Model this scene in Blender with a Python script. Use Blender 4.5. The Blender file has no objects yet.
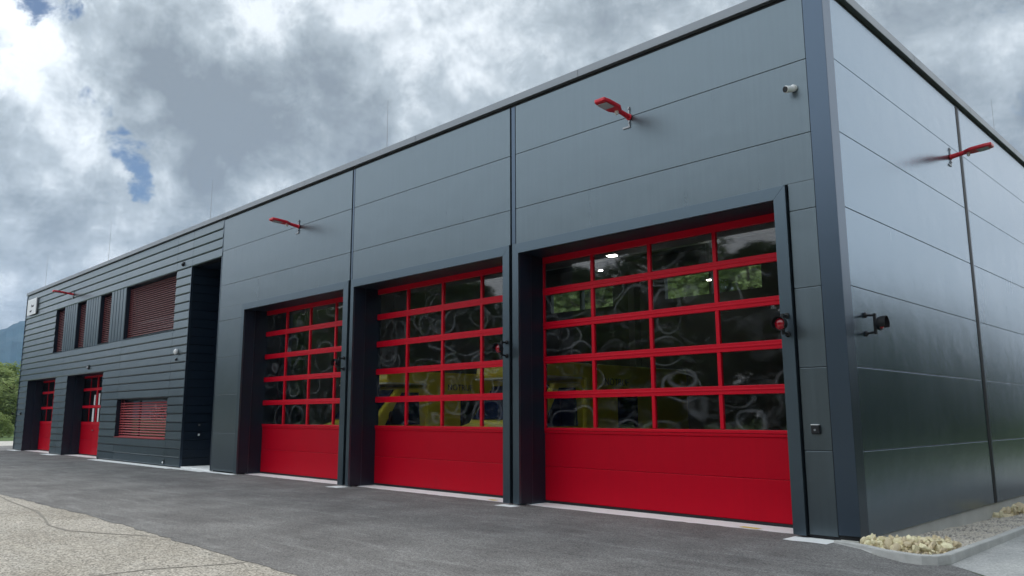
import bpy, bmesh, math, random
from mathutils import Vector, Matrix
random.seed(7)
R = math.radians
S = bpy.context.scene
COL = S.collection

# ------------------------------------------------------------------ materials
def new_mat(name):
    m = bpy.data.materials.new(name); m.use_nodes = True
    return m, m.node_tree, m.node_tree.nodes['Principled BSDF']
def N(t, kind, **kw):
    n = t.nodes.new(kind)
    for k, v in kw.items():
        if k.startswith('i_'): n.inputs[k[2:].replace('_', ' ')].default_value = v
        else: setattr(n, k, v)
    return n
def setp(b, **kw):
    for k, v in kw.items(): b.inputs[k.replace('_', ' ')].default_value = v
def mat(name, col, rough=.5, metal=0., var=.12, scale=3., bump=0., bscale=60., rvar=.08, coat=0., spec=.5, stretch=None, emit=None, sheet=0., wave=0., obj=0.):
    m, t, b = new_mat(name)
    tc = N(t, 'ShaderNodeTexCoord'); mp = N(t, 'ShaderNodeMapping')
    t.links.new(tc.outputs['Object'], mp.inputs['Vector'])
    if stretch: mp.inputs['Scale'].default_value = stretch
    n = N(t, 'ShaderNodeTexNoise', i_Scale=scale, i_Detail=6., i_Roughness=.6)
    t.links.new(mp.outputs[0], n.inputs['Vector'])
    mx = N(t, 'ShaderNodeMix', data_type='RGBA')
    fac = n.outputs['Fac']
    if sheet or obj:
        src = N(t, 'ShaderNodeNewGeometry').outputs['Random Per Island'] if sheet else N(t, 'ShaderNodeObjectInfo').outputs['Random']
        m1 = N(t, 'ShaderNodeMath', operation='MULTIPLY_ADD'); m1.inputs[1].default_value = sheet or obj; m1.inputs[2].default_value = -.5 * (sheet or obj); t.links.new(src, m1.inputs[0])
        a1 = N(t, 'ShaderNodeMath', operation='ADD'); t.links.new(fac, a1.inputs[0]); t.links.new(m1.outputs[0], a1.inputs[1]); fac = a1.outputs[0]
    if sheet:
        ms_ = N(t, 'ShaderNodeMapping'); ms_.inputs['Scale'].default_value = (7., 7., .35); t.links.new(tc.outputs['Object'], ms_.inputs['Vector'])
        ns = N(t, 'ShaderNodeTexNoise', i_Scale=1.6, i_Detail=5., i_Roughness=.7); t.links.new(ms_.outputs[0], ns.inputs['Vector'])
        m2 = N(t, 'ShaderNodeMath', operation='MULTIPLY_ADD'); m2.inputs[1].default_value = 1.1; m2.inputs[2].default_value = -.55; t.links.new(ns.outputs['Fac'], m2.inputs[0])
        a2 = N(t, 'ShaderNodeMath', operation='ADD', use_clamp=True); t.links.new(fac, a2.inputs[0]); t.links.new(m2.outputs[0], a2.inputs[1]); fac = a2.outputs[0]
    mx.inputs['A'].default_value = tuple(c * (1 - var) for c in col) + (1,)
    mx.inputs['B'].default_value = tuple(min(1, c * (1 + var)) for c in col) + (1,)
    t.links.new(fac, mx.inputs['Factor']); t.links.new(mx.outputs['Result'], b.inputs['Base Color'])
    mr = N(t, 'ShaderNodeMapRange'); mr.inputs['To Min'].default_value = max(.02, rough - rvar); mr.inputs['To Max'].default_value = min(1, rough + rvar)
    t.links.new(fac, mr.inputs['Value']); t.links.new(mr.outputs[0], b.inputs['Roughness'])
    b.inputs['Metallic'].default_value = metal; b.inputs['Specular IOR Level'].default_value = spec
    if coat: b.inputs['Coat Weight'].default_value = coat; b.inputs['Coat Roughness'].default_value = .12
    if bump:
        n2 = N(t, 'ShaderNodeTexNoise', i_Scale=bscale, i_Detail=4.)
        t.links.new(mp.outputs[0], n2.inputs['Vector'])
        bp = N(t, 'ShaderNodeBump', i_Strength=bump, i_Distance=.01)
        t.links.new(n2.outputs['Fac'], bp.inputs['Height'])
        if wave:
            n4 = N(t, 'ShaderNodeTexNoise', i_Scale=1.7, i_Detail=2.); t.links.new(mp.outputs[0], n4.inputs['Vector'])
            b4 = N(t, 'ShaderNodeBump', i_Strength=wave, i_Distance=.05); t.links.new(n4.outputs['Fac'], b4.inputs['Height']); t.links.new(b4.outputs[0], bp.inputs['Normal'])
        t.links.new(bp.outputs[0], b.inputs['Normal'])
    if emit: b.inputs['Emission Color'].default_value = emit[0] + (1,); b.inputs['Emission Strength'].default_value = emit[1]
    return m

M = {}
M['clad'] = mat('anthracite_panel', (.135, .168, .19), .32, .93, .10, .6, .22, 120., .06, sheet=.5, wave=.12)
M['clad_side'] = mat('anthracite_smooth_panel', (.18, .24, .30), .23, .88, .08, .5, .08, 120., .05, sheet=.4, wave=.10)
M['trim'] = mat('anthracite_trim', (.085, .115, .155), .33, .88, .05, 1., 0, 60., .04)
M['frame'] = mat('anthracite_frame', (.105, .14, .17), .34, .88, .06, 1., 0, 60., .05)
M['siding'] = mat('anthracite_siding', (.10, .130, .148), .34, .9, .14, 1.2, .08, 90., .06, sheet=.6, wave=.12)
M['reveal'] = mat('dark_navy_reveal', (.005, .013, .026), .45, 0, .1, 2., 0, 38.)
M['black'] = mat('black_rubber', (.004, .005, .007), .6, 0, .2)
M['coping'] = mat('coping_metal', (.20, .22, .24), .4, .6, .06, 2.)
M['red'] = mat('red_door_paint', (.47, .0, .013), .5, 0, .09, 1.5, .25, 160., .06, coat=.0, spec=.12, sheet=.5, wave=.1)
M['redmetal'] = mat('red_profile_paint', (.56, .001, .017), .42, 0, .06, 2., 0, 60., .05, coat=.0, spec=.2)
M['blind'] = mat('dark_red_blind', (.13, .022, .022), .45, .0, .15, 4.)
M['blind_low'] = mat('red_blind_open', (.38, .055, .06), .42, .0, .12, 4.)
M['redlamp'] = mat('red_lamp_housing', (.6, .012, .03), .35, 0, .06)
M['whitepl'] = mat('white_plastic', (.78, .79, .8), .35, 0, .03)
M['grey'] = mat('grey_metal', (.3, .31, .33), .4, .6, .1)
M['ledglass'] = mat('led_lens', (.42, .42, .45), .2, 0, .1, 38.)
M['concrete'] = mat('pale_concrete', (.88, .89, .88), .85, 0, .12, 5., .3, 30.)
M['plinth'] = mat('plinth_concrete', (.52, .52, .49), .85, 0, .25, 2.2, .3, 25.)
M['kerb'] = mat('kerb_concrete', (.5, .5, .48), .85, 0, .35, 4., .4, 40.)
M['rock'] = mat('sandstone_rock', (.90, .73, .49), .9, 0, .28, 7., .6, 25., obj=.9)
M['pebble'] = mat('grey_pebble', (.58, .53, .46), .85, 0, .5, 30., .2, 38.)
M['hallwall'] = mat('hall_wall', (.12, .135, .13), .8, 0, .1)
M['hallfloor'] = mat('hall_floor', (.25, .25, .25), .35, 0, .15)
M['yellow'] = mat('yellow_van_paint', (.85, .74, .07), .3, 0, .06, 2., coat=.4)
M['vanwhite'] = mat('van_white_stripe', (.75, .75, .6), .4)
M['vanglass'] = mat('van_dark_glass', (.008, .018, .06), .08, 0, .1)
M['tyre'] = mat('tyre_rubber', (.02, .02, .02), .8)
M['yellowpaint'] = mat('yellow_road_paint', (.75, .6, .08), .8, 0, .2, 20.)
M['bark'] = mat('bark', (.11, .085, .06), .9, 0, .3, 8., .6, 20.)
M['curtain'] = mat('pale_curtain', (.42, .36, .33), .8, 0, .15, 8.)
M['violet'] = mat('violet_reflection', (.85, .83, 1.), .6, 0, .3, 20.)  # pale violet of a reflection in the lower window, put into colour
M['inktext'] = mat('dark_lettering', (.03, .035, .05), .6, 0, .1)
M['hill'] = mat('wooded_hill', (.045, .10, .13), .95, 0, .5, .012)  # blue of the distant haze is partly mixed into this colour
M['lampon'] = mat('lit_hall_lamp', (.9, .9, .8), .4, emit=((1., .93, .78), 38.))

def foliage(name, a, b_):
    m, t, b = new_mat(name)
    oi = N(t, 'ShaderNodeObjectInfo'); ge = N(t, 'ShaderNodeNewGeometry')
    n = N(t, 'ShaderNodeTexNoise', i_Scale=.9, i_Detail=3.); tc = N(t, 'ShaderNodeTexCoord')
    t.links.new(tc.outputs['Object'], n.inputs['Vector'])
    ad = N(t, 'ShaderNodeMath', operation='ADD'); t.links.new(n.outputs['Fac'], ad.inputs[0])
    ml = N(t, 'ShaderNodeMath', operation='MULTIPLY_ADD'); ml.inputs[1].default_value = .7; ml.inputs[2].default_value = -.35
    t.links.new(ge.outputs['Random Per Island'], ml.inputs[0]); t.links.new(ml.outputs[0], ad.inputs[1])
    mx = N(t, 'ShaderNodeMix', data_type='RGBA'); mx.inputs['A'].default_value = a + (1,); mx.inputs['B'].default_value = b_ + (1,)
    t.links.new(ad.outputs[0], mx.inputs['Factor'])
    df = N(t, 'ShaderNodeBsdfDiffuse'); tl = N(t, 'ShaderNodeBsdfTranslucent'); ms = N(t, 'ShaderNodeMixShader', i_Fac=.35)
    t.links.new(mx.outputs['Result'], df.inputs['Color']); t.links.new(mx.outputs['Result'], tl.inputs['Color'])
    t.links.new(df.outputs[0], ms.inputs[1]); t.links.new(tl.outputs[0], ms.inputs[2])
    t.links.new(ms.outputs[0], t.nodes['Material Output'].inputs['Surface'])
    return m
M['leaf'] = foliage('green_foliage', (.035, .075, .018), (.13, .2, .05))
M['leafdark'] = foliage('dark_foliage', (.02, .045, .015), (.07, .12, .035))
M['leafbright'] = foliage('bright_foliage', (.19, .25, .09), (.42, .50, .22))  # lightened leaf copy: sunlit brightness put into the colour

def glass_mat(name, swirl=0., tint=(.90, .92, .93)):
    m, t, b = new_mat(name); t.nodes.remove(b)
    tr = N(t, 'ShaderNodeBsdfTransparent'); tr.inputs['Color'].default_value = tint + (1,)
    gl = N(t, 'ShaderNodeBsdfGlossy'); gl.inputs['Roughness'].default_value = .03; gl.inputs['Color'].default_value = (1, 1, 1, 1)
    fr = N(t, 'ShaderNodeFresnel', i_IOR=1.75)
    ge = N(t, 'ShaderNodeNewGeometry'); iv = N(t, 'ShaderNodeMath', operation='SUBTRACT'); iv.inputs[0].default_value = 1; t.links.new(ge.outputs['Backfacing'], iv.inputs[1])
    fm = N(t, 'ShaderNodeMath', operation='MULTIPLY'); t.links.new(fr.outputs[0], fm.inputs[0]); t.links.new(iv.outputs[0], fm.inputs[1])
    ms = N(t, 'ShaderNodeMixShader')
    t.links.new(fm.outputs[0], ms.inputs['Fac']); t.links.new(tr.outputs[0], ms.inputs[1]); t.links.new(gl.outputs[0], ms.inputs[2])
    out = t.nodes['Material Output']
    if swirl:
        # wiped smears left by cleaning: thin curved whitish loops on the pane
        tc = N(t, 'ShaderNodeTexCoord')
        acc = None
        for sc, seed, w in ((.8, 0., .03), (.5, 17., .02), (1.25, 31., .04)):
            mp = N(t, 'ShaderNodeMapping'); mp.inputs['Location'].default_value = (seed, 0, seed * .7); mp.inputs['Scale'].default_value = (sc * .95, 0, sc * 1.25)
            t.links.new(tc.outputs['Object'], mp.inputs['Vector'])
            wn = N(t, 'ShaderNodeTexNoise', i_Scale=1.1, i_Detail=1.)
            t.links.new(mp.outputs[0], wn.inputs['Vector'])
            vm = N(t, 'ShaderNodeVectorMath', operation='MULTIPLY_ADD'); vm.inputs[1].default_value = (.55, 0, .55)
            t.links.new(wn.outputs['Color'], vm.inputs[0]); t.links.new(mp.outputs[0], vm.inputs[2])
            vo = N(t, 'ShaderNodeTexVoronoi', feature='F1', i_Scale=1.0); t.links.new(vm.outputs[0], vo.inputs['Vector'])
            # ring at a distance from each cell's centre
            sb = N(t, 'ShaderNodeMath', operation='SUBTRACT'); sb.inputs[1].default_value = .36; t.links.new(vo.outputs['Distance'], sb.inputs[0])
            ab = N(t, 'ShaderNodeMath', operation='ABSOLUTE'); t.links.new(sb.outputs[0], ab.inputs[0])
            mr = N(t, 'ShaderNodeMapRange'); mr.inputs['From Min'].default_value = 0; mr.inputs['From Max'].default_value = w
            mr.inputs['To Min'].default_value = 1; mr.inputs['To Max'].default_value = 0; t.links.new(ab.outputs[0], mr.inputs['Value'])
            if acc is None: acc = mr.outputs[0]
            else:
                mxm = N(t, 'ShaderNodeMath', operation='MAXIMUM'); t.links.new(acc, mxm.inputs[0]); t.links.new(mr.outputs[0], mxm.inputs[1]); acc = mxm.outputs[0]
        big = N(t, 'ShaderNodeTexNoise', i_Scale=1.3, i_Detail=4.); t.links.new(tc.outputs['Object'], big.inputs['Vector'])
        bm_ = N(t, 'ShaderNodeMapRange'); bm_.inputs['From Min'].default_value = .36; bm_.inputs['From Max'].default_value = .58; t.links.new(big.outputs['Fac'], bm_.inputs['Value'])
        mu = N(t, 'ShaderNodeMath', operation='MULTIPLY'); t.links.new(acc, mu.inputs[0]); t.links.new(bm_.outputs[0], mu.inputs[1])
        # broad wispy wiping film
        mpw = N(t, 'ShaderNodeMapping'); mpw.inputs['Scale'].default_value = (.8, 0, 1.5); t.links.new(tc.outputs['Object'], mpw.inputs['Vector'])
        wz = N(t, 'ShaderNodeTexNoise', i_Scale=1.6, i_Detail=7., i_Roughness=.62, i_Distortion=2.2); t.links.new(mpw.outputs[0], wz.inputs['Vector'])
        wr = N(t, 'ShaderNodeMapRange'); wr.inputs['From Min'].default_value = .5; wr.inputs['From Max'].default_value = .75; wr.inputs['To Max'].default_value = .03; t.links.new(wz.outputs['Fac'], wr.inputs['Value'])
        ad = N(t, 'ShaderNodeMath', operation='MULTIPLY_ADD'); ad.inputs[1].default_value = swirl
        t.links.new(mu.outputs[0], ad.inputs[0]); t.links.new(wr.outputs[0], ad.inputs[2])
        df = N(t, 'ShaderNodeBsdfDiffuse'); df.inputs['Color'].default_value = (.75, .77, .82, 1)
        m2 = N(t, 'ShaderNodeMixShader'); t.links.new(ad.outputs[0], m2.inputs['Fac']); t.links.new(ms.outputs[0], m2.inputs[1]); t.links.new(df.outputs[0], m2.inputs[2])
        t.links.new(m2.outputs[0], out.inputs['Surface'])
    else: t.links.new(ms.outputs[0], out.inputs['Surface'])
    return m
M['doorglass'] = glass_mat('door_glazing', .055)
M['glass'] = glass_mat('window_glass'); M['rearglass'] = mat('rear_window_glass', (.9, .95, .95), .25, 0, .02, spec=.1); M['rearglass'].node_tree.nodes['Principled BSDF'].inputs['Transmission Weight'].default_value = 1.; M['rearglass'].node_tree.nodes['Principled BSDF'].inputs['IOR'].default_value = 1.02

def ground_mat(name, c1, c2, c3, speck=0., sscale=90., blot=.35, streak=0.):
    m, t, b = new_mat(name); tc = N(t, 'ShaderNodeTexCoord')
    n1 = N(t, 'ShaderNodeTexNoise', i_Scale=blot, i_Detail=8., i_Roughness=.65); t.links.new(tc.outputs['Object'], n1.inputs['Vector'])
    rp = N(t, 'ShaderNodeValToRGB'); e = rp.color_ramp.elements
    e[0].position = .35; e[0].color = c1 + (1,); e[1].position = .66; e[1].color = c3 + (1,)
    k = e.new(.5); k.color = c2 + (1,)
    t.links.new(n1.outputs['Fac'], rp.inputs['Fac']); cur = rp.outputs['Color']
    if streak:
        mp = N(t, 'ShaderNodeMapping'); mp.inputs['Rotation'].default_value = (0, 0, R(24)); mp.inputs['Scale'].default_value = (.35, 2.6, 1)
        t.links.new(tc.outputs['Object'], mp.inputs['Vector'])
        n3 = N(t, 'ShaderNodeTexNoise', i_Scale=1.5, i_Detail=7., i_Roughness=.7, i_Distortion=.6); t.links.new(mp.outputs[0], n3.inputs['Vector'])
        mr = N(t, 'ShaderNodeMapRange'); mr.inputs['From Min'].default_value = .5; mr.inputs['From Max'].default_value = .72; mr.inputs['To Max'].default_value = streak
        t.links.new(n3.outputs['Fac'], mr.inputs['Value'])
        mx = N(t, 'ShaderNodeMix', data_type='RGBA'); mx.inputs['B'].default_value = (.34, .34, .33, 1)
        t.links.new(mr.outputs[0], mx.inputs['Factor']); t.links.new(cur, mx.inputs['A']); cur = mx.outputs['Result']
    n2 = N(t, 'ShaderNodeTexVoronoi', i_Scale=sscale); t.links.new(tc.outputs['Object'], n2.inputs['Vector'])
    if speck:
        sp = N(t, 'ShaderNodeSeparateColor'); t.links.new(n2.outputs['Color'], sp.inputs[0])
        mr = N(t, 'ShaderNodeMapRange'); mr.inputs['To Min'].default_value = 1 - speck; mr.inputs['To Max'].default_value = 1 + speck
        t.links.new(sp.outputs['Red'], mr.inputs['Value'])
        vm = N(t, 'ShaderNodeVectorMath', operation='SCALE'); t.links.new(cur, vm.inputs[0]); t.links.new(mr.outputs[0], vm.inputs['Scale']); cur = vm.outputs[0]
    t.links.new(cur, b.inputs['Base Color']); b.inputs['Roughness'].default_value = .85; b.inputs['Specular IOR Level'].default_value = .3
    bp = N(t, 'ShaderNodeBump', i_Strength=.35, i_Distance=.006); t.links.new(n2.outputs['Distance'], bp.inputs['Height']); t.links.new(bp.outputs[0], b.inputs['Normal'])
    return m
M['asphalt'] = ground_mat('weathered_asphalt', (.125, .12, .117), (.168, .163, .158), (.215, .21, .203), .45, 75., .75, .4)
M['aggregate'] = ground_mat('pale_aggregate_paving', (.305, .275, .23), (.365, .335, .285), (.42, .385, .335), .6, 55., .6, .2)
M['slab'] = ground_mat('grey_paving', (.34, .34, .33), (.42, .42, .41), (.5, .5, .48), .2, 60., .8, .3)
M['grass'] = ground_mat('grass_ground', (.05, .09, .02), (.075, .125, .03), (.11, .17, .045), .4, 6., .2)
M['path'] = ground_mat('pale_path', (.42, .40, .36), (.5, .48, .43), (.56, .54, .5), .2, 20., .3)
M['soil'] = ground_mat('gravel_soil', (.26, .24, .215), (.34, .315, .28), (.42, .39, .35), .5, 30., 1.5)
M['joint'] = mat('dark_paving_joint', (.235, .215, .185), .9, 0, .3, 12.)

# ------------------------------------------------------------------ mesh helpers
class MB:
    def __init__(s): s.bm = bmesh.new()
    def box(s, x0, x1, y0, y1, z0, z1):
        v = [s.bm.verts.new(p) for p in ((x0,y0,z0),(x1,y0,z0),(x1,y1,z0),(x0,y1,z0),(x0,y0,z1),(x1,y0,z1),(x1,y1,z1),(x0,y1,z1))]
        for f in ((3,2,1,0),(4,5,6,7),(0,1,5,4),(1,2,6,5),(2,3,7,6),(3,0,4,7)): s.bm.faces.new([v[i] for i in f])
        return v
    def poly(s, pts): return s.bm.faces.new([s.bm.verts.new(p) for p in pts])
    def prism(s, pts, vec):
        a = [s.bm.verts.new(p) for p in pts]; b = [s.bm.verts.new(Vector(p) + Vector(vec)) for p in pts]
        s.bm.faces.new(a[::-1]); s.bm.faces.new(b); n = len(a)
        for i in range(n): s.bm.faces.new((a[i], a[(i+1) % n], b[(i+1) % n], b[i]))
    def tube(s, p0, p1, r0, r1=None, n=12, cap=True):
        r1 = r0 if r1 is None else r1; p0 = Vector(p0); p1 = Vector(p1); d = (p1 - p0).normalized()
        u = d.orthogonal().normalized(); w = d.cross(u); A = []; B = []
        for i in range(n):
            a = 2 * math.pi * i / n; o = u * math.cos(a) + w * math.sin(a)
            A.append(s.bm.verts.new(p0 + o * r0)); B.append(s.bm.verts.new(p1 + o * r1))
        for i in range(n): s.bm.faces.new((A[i], A[(i+1) % n], B[(i+1) % n], B[i]))
        if cap: s.bm.faces.new(A[::-1]); s.bm.faces.new(B)
    def sphere(s, c, r, sc=(1,1,1), seg=16):
        bmesh.ops.create_uvsphere(s.bm, u_segments=seg, v_segments=seg // 2 + 1, radius=r, matrix=Matrix.Translation(c) @ Matrix.Diagonal((*sc, 1)))
    def build(s, name, m, parent=None, bevel=0., smooth=False, origin=None, segs=2):
        bmesh.ops.recalc_face_normals(s.bm, faces=s.bm.faces[:])
        me = bpy.data.meshes.new(name)
        if origin is not None:
            for v in s.bm.verts: v.co -= Vector(origin)
        if smooth:
            for f in s.bm.faces: f.smooth = True
        s.bm.to_mesh(me); s.bm.free(); me.materials.append(m)
        o = bpy.data.objects.new(name, me); COL.objects.link(o)
        if origin is not None: o.location = origin
        if parent: o.parent = parent
        if bevel:
            b = o.modifiers.new('bevel', 'BEVEL'); b.width = bevel; b.segments = segs; b.limit_method = 'ANGLE'; b.angle_limit = R(40)
            b.use_clamp_overlap = True
        return o
def empty(name, loc=(0,0,0), rz=0):
    e = bpy.data.objects.new(name, None); e.location = loc; e.rotation_euler = (0, 0, rz); e.empty_display_size = .3; COL.objects.link(e); return e
def tag(o, label=None, cat=None, group=None, kind=None):
    if label: o['label'] = label
    if cat: o['category'] = cat
    if group: o['group'] = group
    if kind: o['kind'] = kind
    return o
def copy_tree(o, parent=None):
    c = o.copy(); COL.objects.link(c)
    if parent: c.parent = parent
    for ch in KIDS(o): copy_tree(ch, c)
    return c
def KIDS(o): return [x for x in list(bpy.data.objects) if x.parent == o]

def text_mesh(name, body, size, m, parent, loc, rot):
    cu = bpy.data.curves.new(name, 'FONT'); cu.body = body; cu.size = size; cu.extrude = .003
    to = bpy.data.objects.new(name + '_tmp', cu); COL.objects.link(to); dg = bpy.context.evaluated_depsgraph_get()
    me = bpy.data.meshes.new_from_object(to.evaluated_get(dg)); bpy.data.objects.remove(to)
    me.materials.clear(); me.materials.append(m); o = bpy.data.objects.new(name, me); COL.objects.link(o); o.parent = parent; o.location = loc; o.rotation_euler = rot
    return o
# ------------------------------------------------------------------ the fire station
ST = empty('fire_station', (0, 0, 0))
tag(ST, 'long anthracite metal-clad fire station with red sectional doors and a flat roof', 'fire station')
ZR = 7.44
SEAM = [.045, 1.103, 2.178, 3.246, 4.319, 5.378, 6.44, ZR]
ZO, ZI = 4.70, 4.515
DOORS = [(-5.80, -.84), (-11.12, -6.21), (-16.52, -11.55)]           # openings
FR = [(-5.955, -.665), (-11.24, -6.035), (-16.69, -11.345)]          # outer edges of the surrounds
G = .003
# backing walls (dark, behind the joints)
def backing():
    w = MB(); y0, y1 = .085, .30
    xs = [(-18.2, -16.66), (-11.38, -11.22), (-6.05, -5.94), (-.70, -.09)]
    for a, b in xs: w.box(a, b, y0, y1, .0, ZR)
    for (a, b) in ((-16.66, -11.38), (-11.22, -6.05), (-5.94, -.70)): w.box(a, b, y0, y1, ZI + .19, ZR)
    return w.build('wall_core', M['black'], ST)
backing()
# front cladding: panels, one mesh per bay
def bay(x0, x1, fo, fi):
    w = MB()
    for i in range(7):
        z0, z1 = SEAM[i] + G, SEAM[i+1] - G
        if i == 6: z1 = ZR - .035
        if z1 <= ZO: 
            if fo > x0 + .02: w.box(x0, fo - .012, 0, .08, z0, z1)
            if fi < x1 - .02: w.box(fi + .022, x1, 0, .08, z0, z1)
        elif z0 < ZO:
            if fo > x0 + .02: w.box(x0, fo - .012, 0, .08, z0, ZO + .008)
            if fi < x1 - .02: w.box(fi + .022, x1, 0, .08, z0, ZO + .008)
            w.box(x0, x1, 0, .08, ZO + .008, z1)
        else: w.box(x0, x1, 0, .08, z0, z1)
    return w.build('wall_panel', M['clad'], ST, bevel=.006)
bay(-18.19, -11.375, FR[2][0], FR[2][1])
bay(-11.255, -6.05, FR[1][0], FR[1][1])
bay(-5.90, -.274, FR[0][0], FR[0][1])
for a, b in ((-11.36, -11.27), (-6.035, -5.915)):
    w = MB(); w.box(a + .012, b - .012, .012, .08, ZO + .02, ZR - .03); w.build('joint_strip', M['trim'], ST, bevel=.004)
w = MB(); w.box(-.268, .004, -.004, .01, .075, ZR); w.box(-.006, .004, .01, .27, .03, ZR); w.build('corner_trim', M['trim'], ST, bevel=.004)
w = MB(); w.box(-.66, -.01, .03, .28, 0.0, .07); w.build('base_strip', M['black'], ST)
# side cladding (faces +x)
def side(y0, y1):
    w = MB()
    for i in range(7):
        z1 = SEAM[i+1] - G - (.05 if i == 6 else 0)
        w.box(-.08, 0, y0, y1, (SEAM[i] + G) if i else .03, z1)
    return w.build('side_wall_panel', M['clad_side'], ST, bevel=.006)
side(.274, 5.98); side(6.20, 13.9)
w = MB(); w.box(-.30, -.085, .30, 13.9, 0, ZR); w.build('side_wall_core', M['black'], ST)
w = MB(); w.box(-.07, .006, 5.985, 6.12, .03, ZR - .05); w.build('side_joint', M['black'], ST)
w = MB(); w.box(-.07, .006, 6.125, 6.19, .03, ZR - .05); w.build('joint_strip', M['trim'], ST, bevel=.004)
w = MB(); w.box(-.25, -.03, .0, 13.85, -.9, .02); w.build('plinth', M['plinth'], ST, bevel=.004)
# coping
cop = MB()
XL = -39.75
segs = [-39.80, -36.2, -31.5, -26.2, -21.0, -18.2, -13.5, -8.9, -4.3, .06]
for a, b in zip(segs, segs[1:]): cop.box(a + .002, b - .002, -.06, .34, ZR + .02, ZR + .165)
ys = [.342, 3.6, 6.8, 10.2, 13.95]
for a, b in zip(ys, ys[1:]): cop.box(-.34, .06, a + .002, b - .002, ZR + .02, ZR + .165)
cop.build('coping', M['coping'], ST, bevel=.008)
w = MB(); w.box(XL, -.02, .02, 13.9, ZR - .10, ZR + .02); w.build('roof', M['black'], ST)

# door surrounds
def surround(op, fr):
    w = MB(); l, r = op; L, Rr = fr
    y0, y1 = -.05, .30
    w.prism([(L, y0, .03), (l, y0, .03), (l, y0, ZI), (L, y0, ZO)], (0, y1 - y0, 0))
    w.prism([(r, y0, .03), (Rr, y0, .03), (Rr, y0, ZO), (r, y0, ZI)], (0, y1 - y0, 0))
    w.prism([(l, y0, ZI), (r, y0, ZI), (Rr, y0, ZO), (L, y0, ZO)], (0, y1 - y0, 0))
    s = w.build('door_surround', M['frame'], ST, bevel=.004)
    w = MB()
    w.box(l - .003, l + .004, .0, .285, .03, ZI); w.box(r - .004, r + .003, .0, .285, .03, ZI)
    w.box(l - .15, l - .06, .305, .78, .0, ZI + .15); w.box(r + .06, r + .15, .305, .78, .0, ZI + .15)
    w.box(l - .06, r + .06, .305, .78, ZI + .02, ZI + .15); w.box(l, r, .0, .285, ZI - .006, ZI + .002)
    w.build('door_reveal', M['reveal'], ST)
    for xe in (l - .045, r + .045):
        w = MB(); w.tube((xe, .31, .05), (xe, .31, ZI), .012, n=8); w.build('edge_strip', M['grey'], s)
HS = .6455
def sect_door(op, cx):
    l, r = op; x0, x1 = l - .075, r + .06
    d = empty('garage_door', (0, 0, 0)); d.parent = ST
    w = MB(); w.box(x0, x1, .70, .745, .045, .647); w.box(x0, x1, .703, .745, .649, 1.285)
    w.box(x0, x1, .688, .745, 1.240, 1.292)
    w.build('lower_panel', M['red'], d, bevel=.011, segs=2)
    w = MB(); w.box(x0, x1, .69, .75, .004, .045); w.build('bottom_seal', M['black'], d)
    w = MB()
    for k in range(2, 8):
        zc = HS * k
        if k == 2: w.box(x0, x1, .680, .75, zc + .003, zc + .055)
        elif k == 7: w.box(x0, x1, .680, .75, zc - .10, zc + .02)
        else:
            w.box(x0, x1, .680, .75, zc - .066, zc - .003); w.box(x0, x1, .680, .75, zc + .003, zc + .066)
            w.box(x0, x1, .672, .69, zc - .012, zc + .018)
    xm = [cx - 1.23, cx, cx + 1.23]
    for k in range(2, 7):
        za, zb = HS * k + .06, HS * (k + 1) - .06
        for x in xm: w.box(x - .032, x + .032, .684, .746, za, zb)
        for x in (cx - 2.46, cx + 2.46): w.box(max(x0, x - .05), min(x1, x + .07), .684, .746, za, zb)
    w.build('glazing_frame', M['redmetal'], d, bevel=.007)
    w = MB(); w.box(x0 + .02, x1 - .02, .714, .722, HS * 2 + .03, HS * 7 - .06); w.build('glass', M['doorglass'], d)
    return d
for op, fr, cx in zip(DOORS, FR, (-3.448, -8.803, -14.22)):
    surround(op, fr); sect_door(op, cx)
w = MB(); w.box(-.94, -.86, .694, .70, .23, .27); w.build('door_label', M['whitepl'], ST)

# left wing siding -------------------------------------------------------
ZS = [.03 + .2687 * i for i in range(17)]; ZS += [ZS[-1] + .2786 * i for i in range(1, 8)]; ZS += [ZS[-1] + (ZR - ZS[-1]) / 4 * i for i in range(1, 5)]
XC = -20.32
OPN = [(-38.3, -33.9, 0, ZS[12]), (-32.25, -27.85, 0, ZS[12]), (-26.15, -21.58, ZS[3], ZS[8]), (-34.65, -21.5, ZS[16], ZS[23])]
def board(w, x0, x1, z0, z1, y=0.):
    if x1 - x0 < .02: return
    g = .005
    w.prism([(x0, y + .05, z0 + g), (x0, y - .006, z0 + g), (x0, y - .018, z0 + g + .03), (x0, y + .0, z1 - g - .012), (x0, y + .014, z1 - g), (x0, y + .05, z1 - g)], (x1 - x0, 0, 0))
vs = [XL, -33.0, -26.15, -21.52, XC]
w = MB()
for i in range(len(ZS) - 1):
    z0, z1 = ZS[i], ZS[i+1]; zm = (z0 + z1) / 2
    seg = [(XL, XC)]
    for a, b, c, d in OPN:
        if c - .01 < zm < d + .01:
            ns = []
            for p, q in seg:
                if b <= p or a >= q: ns.append((p, q)); continue
                if p < a: ns.append((p, a))
                if b < q: ns.append((b, q))
            seg = ns
    cuts = [-33.0, -26.15, -21.52]
    for p, q in seg:
        cs = [p] + [c for c in cuts if p + .3 < c < q - .3] + [q]
        for a, b in zip(cs, cs[1:]): board(w, a + (.006 if a in cuts else 0), b - (.006 if b in cuts else 0), z0, z1)
wing = w.build('siding', M['siding'], ST)
w = MB()
for i in range(23, 27): board(w, XC + .012, -18.215, ZS[i], ZS[i+1])
w.build('lintel_siding', M['siding'], ST)
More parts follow.
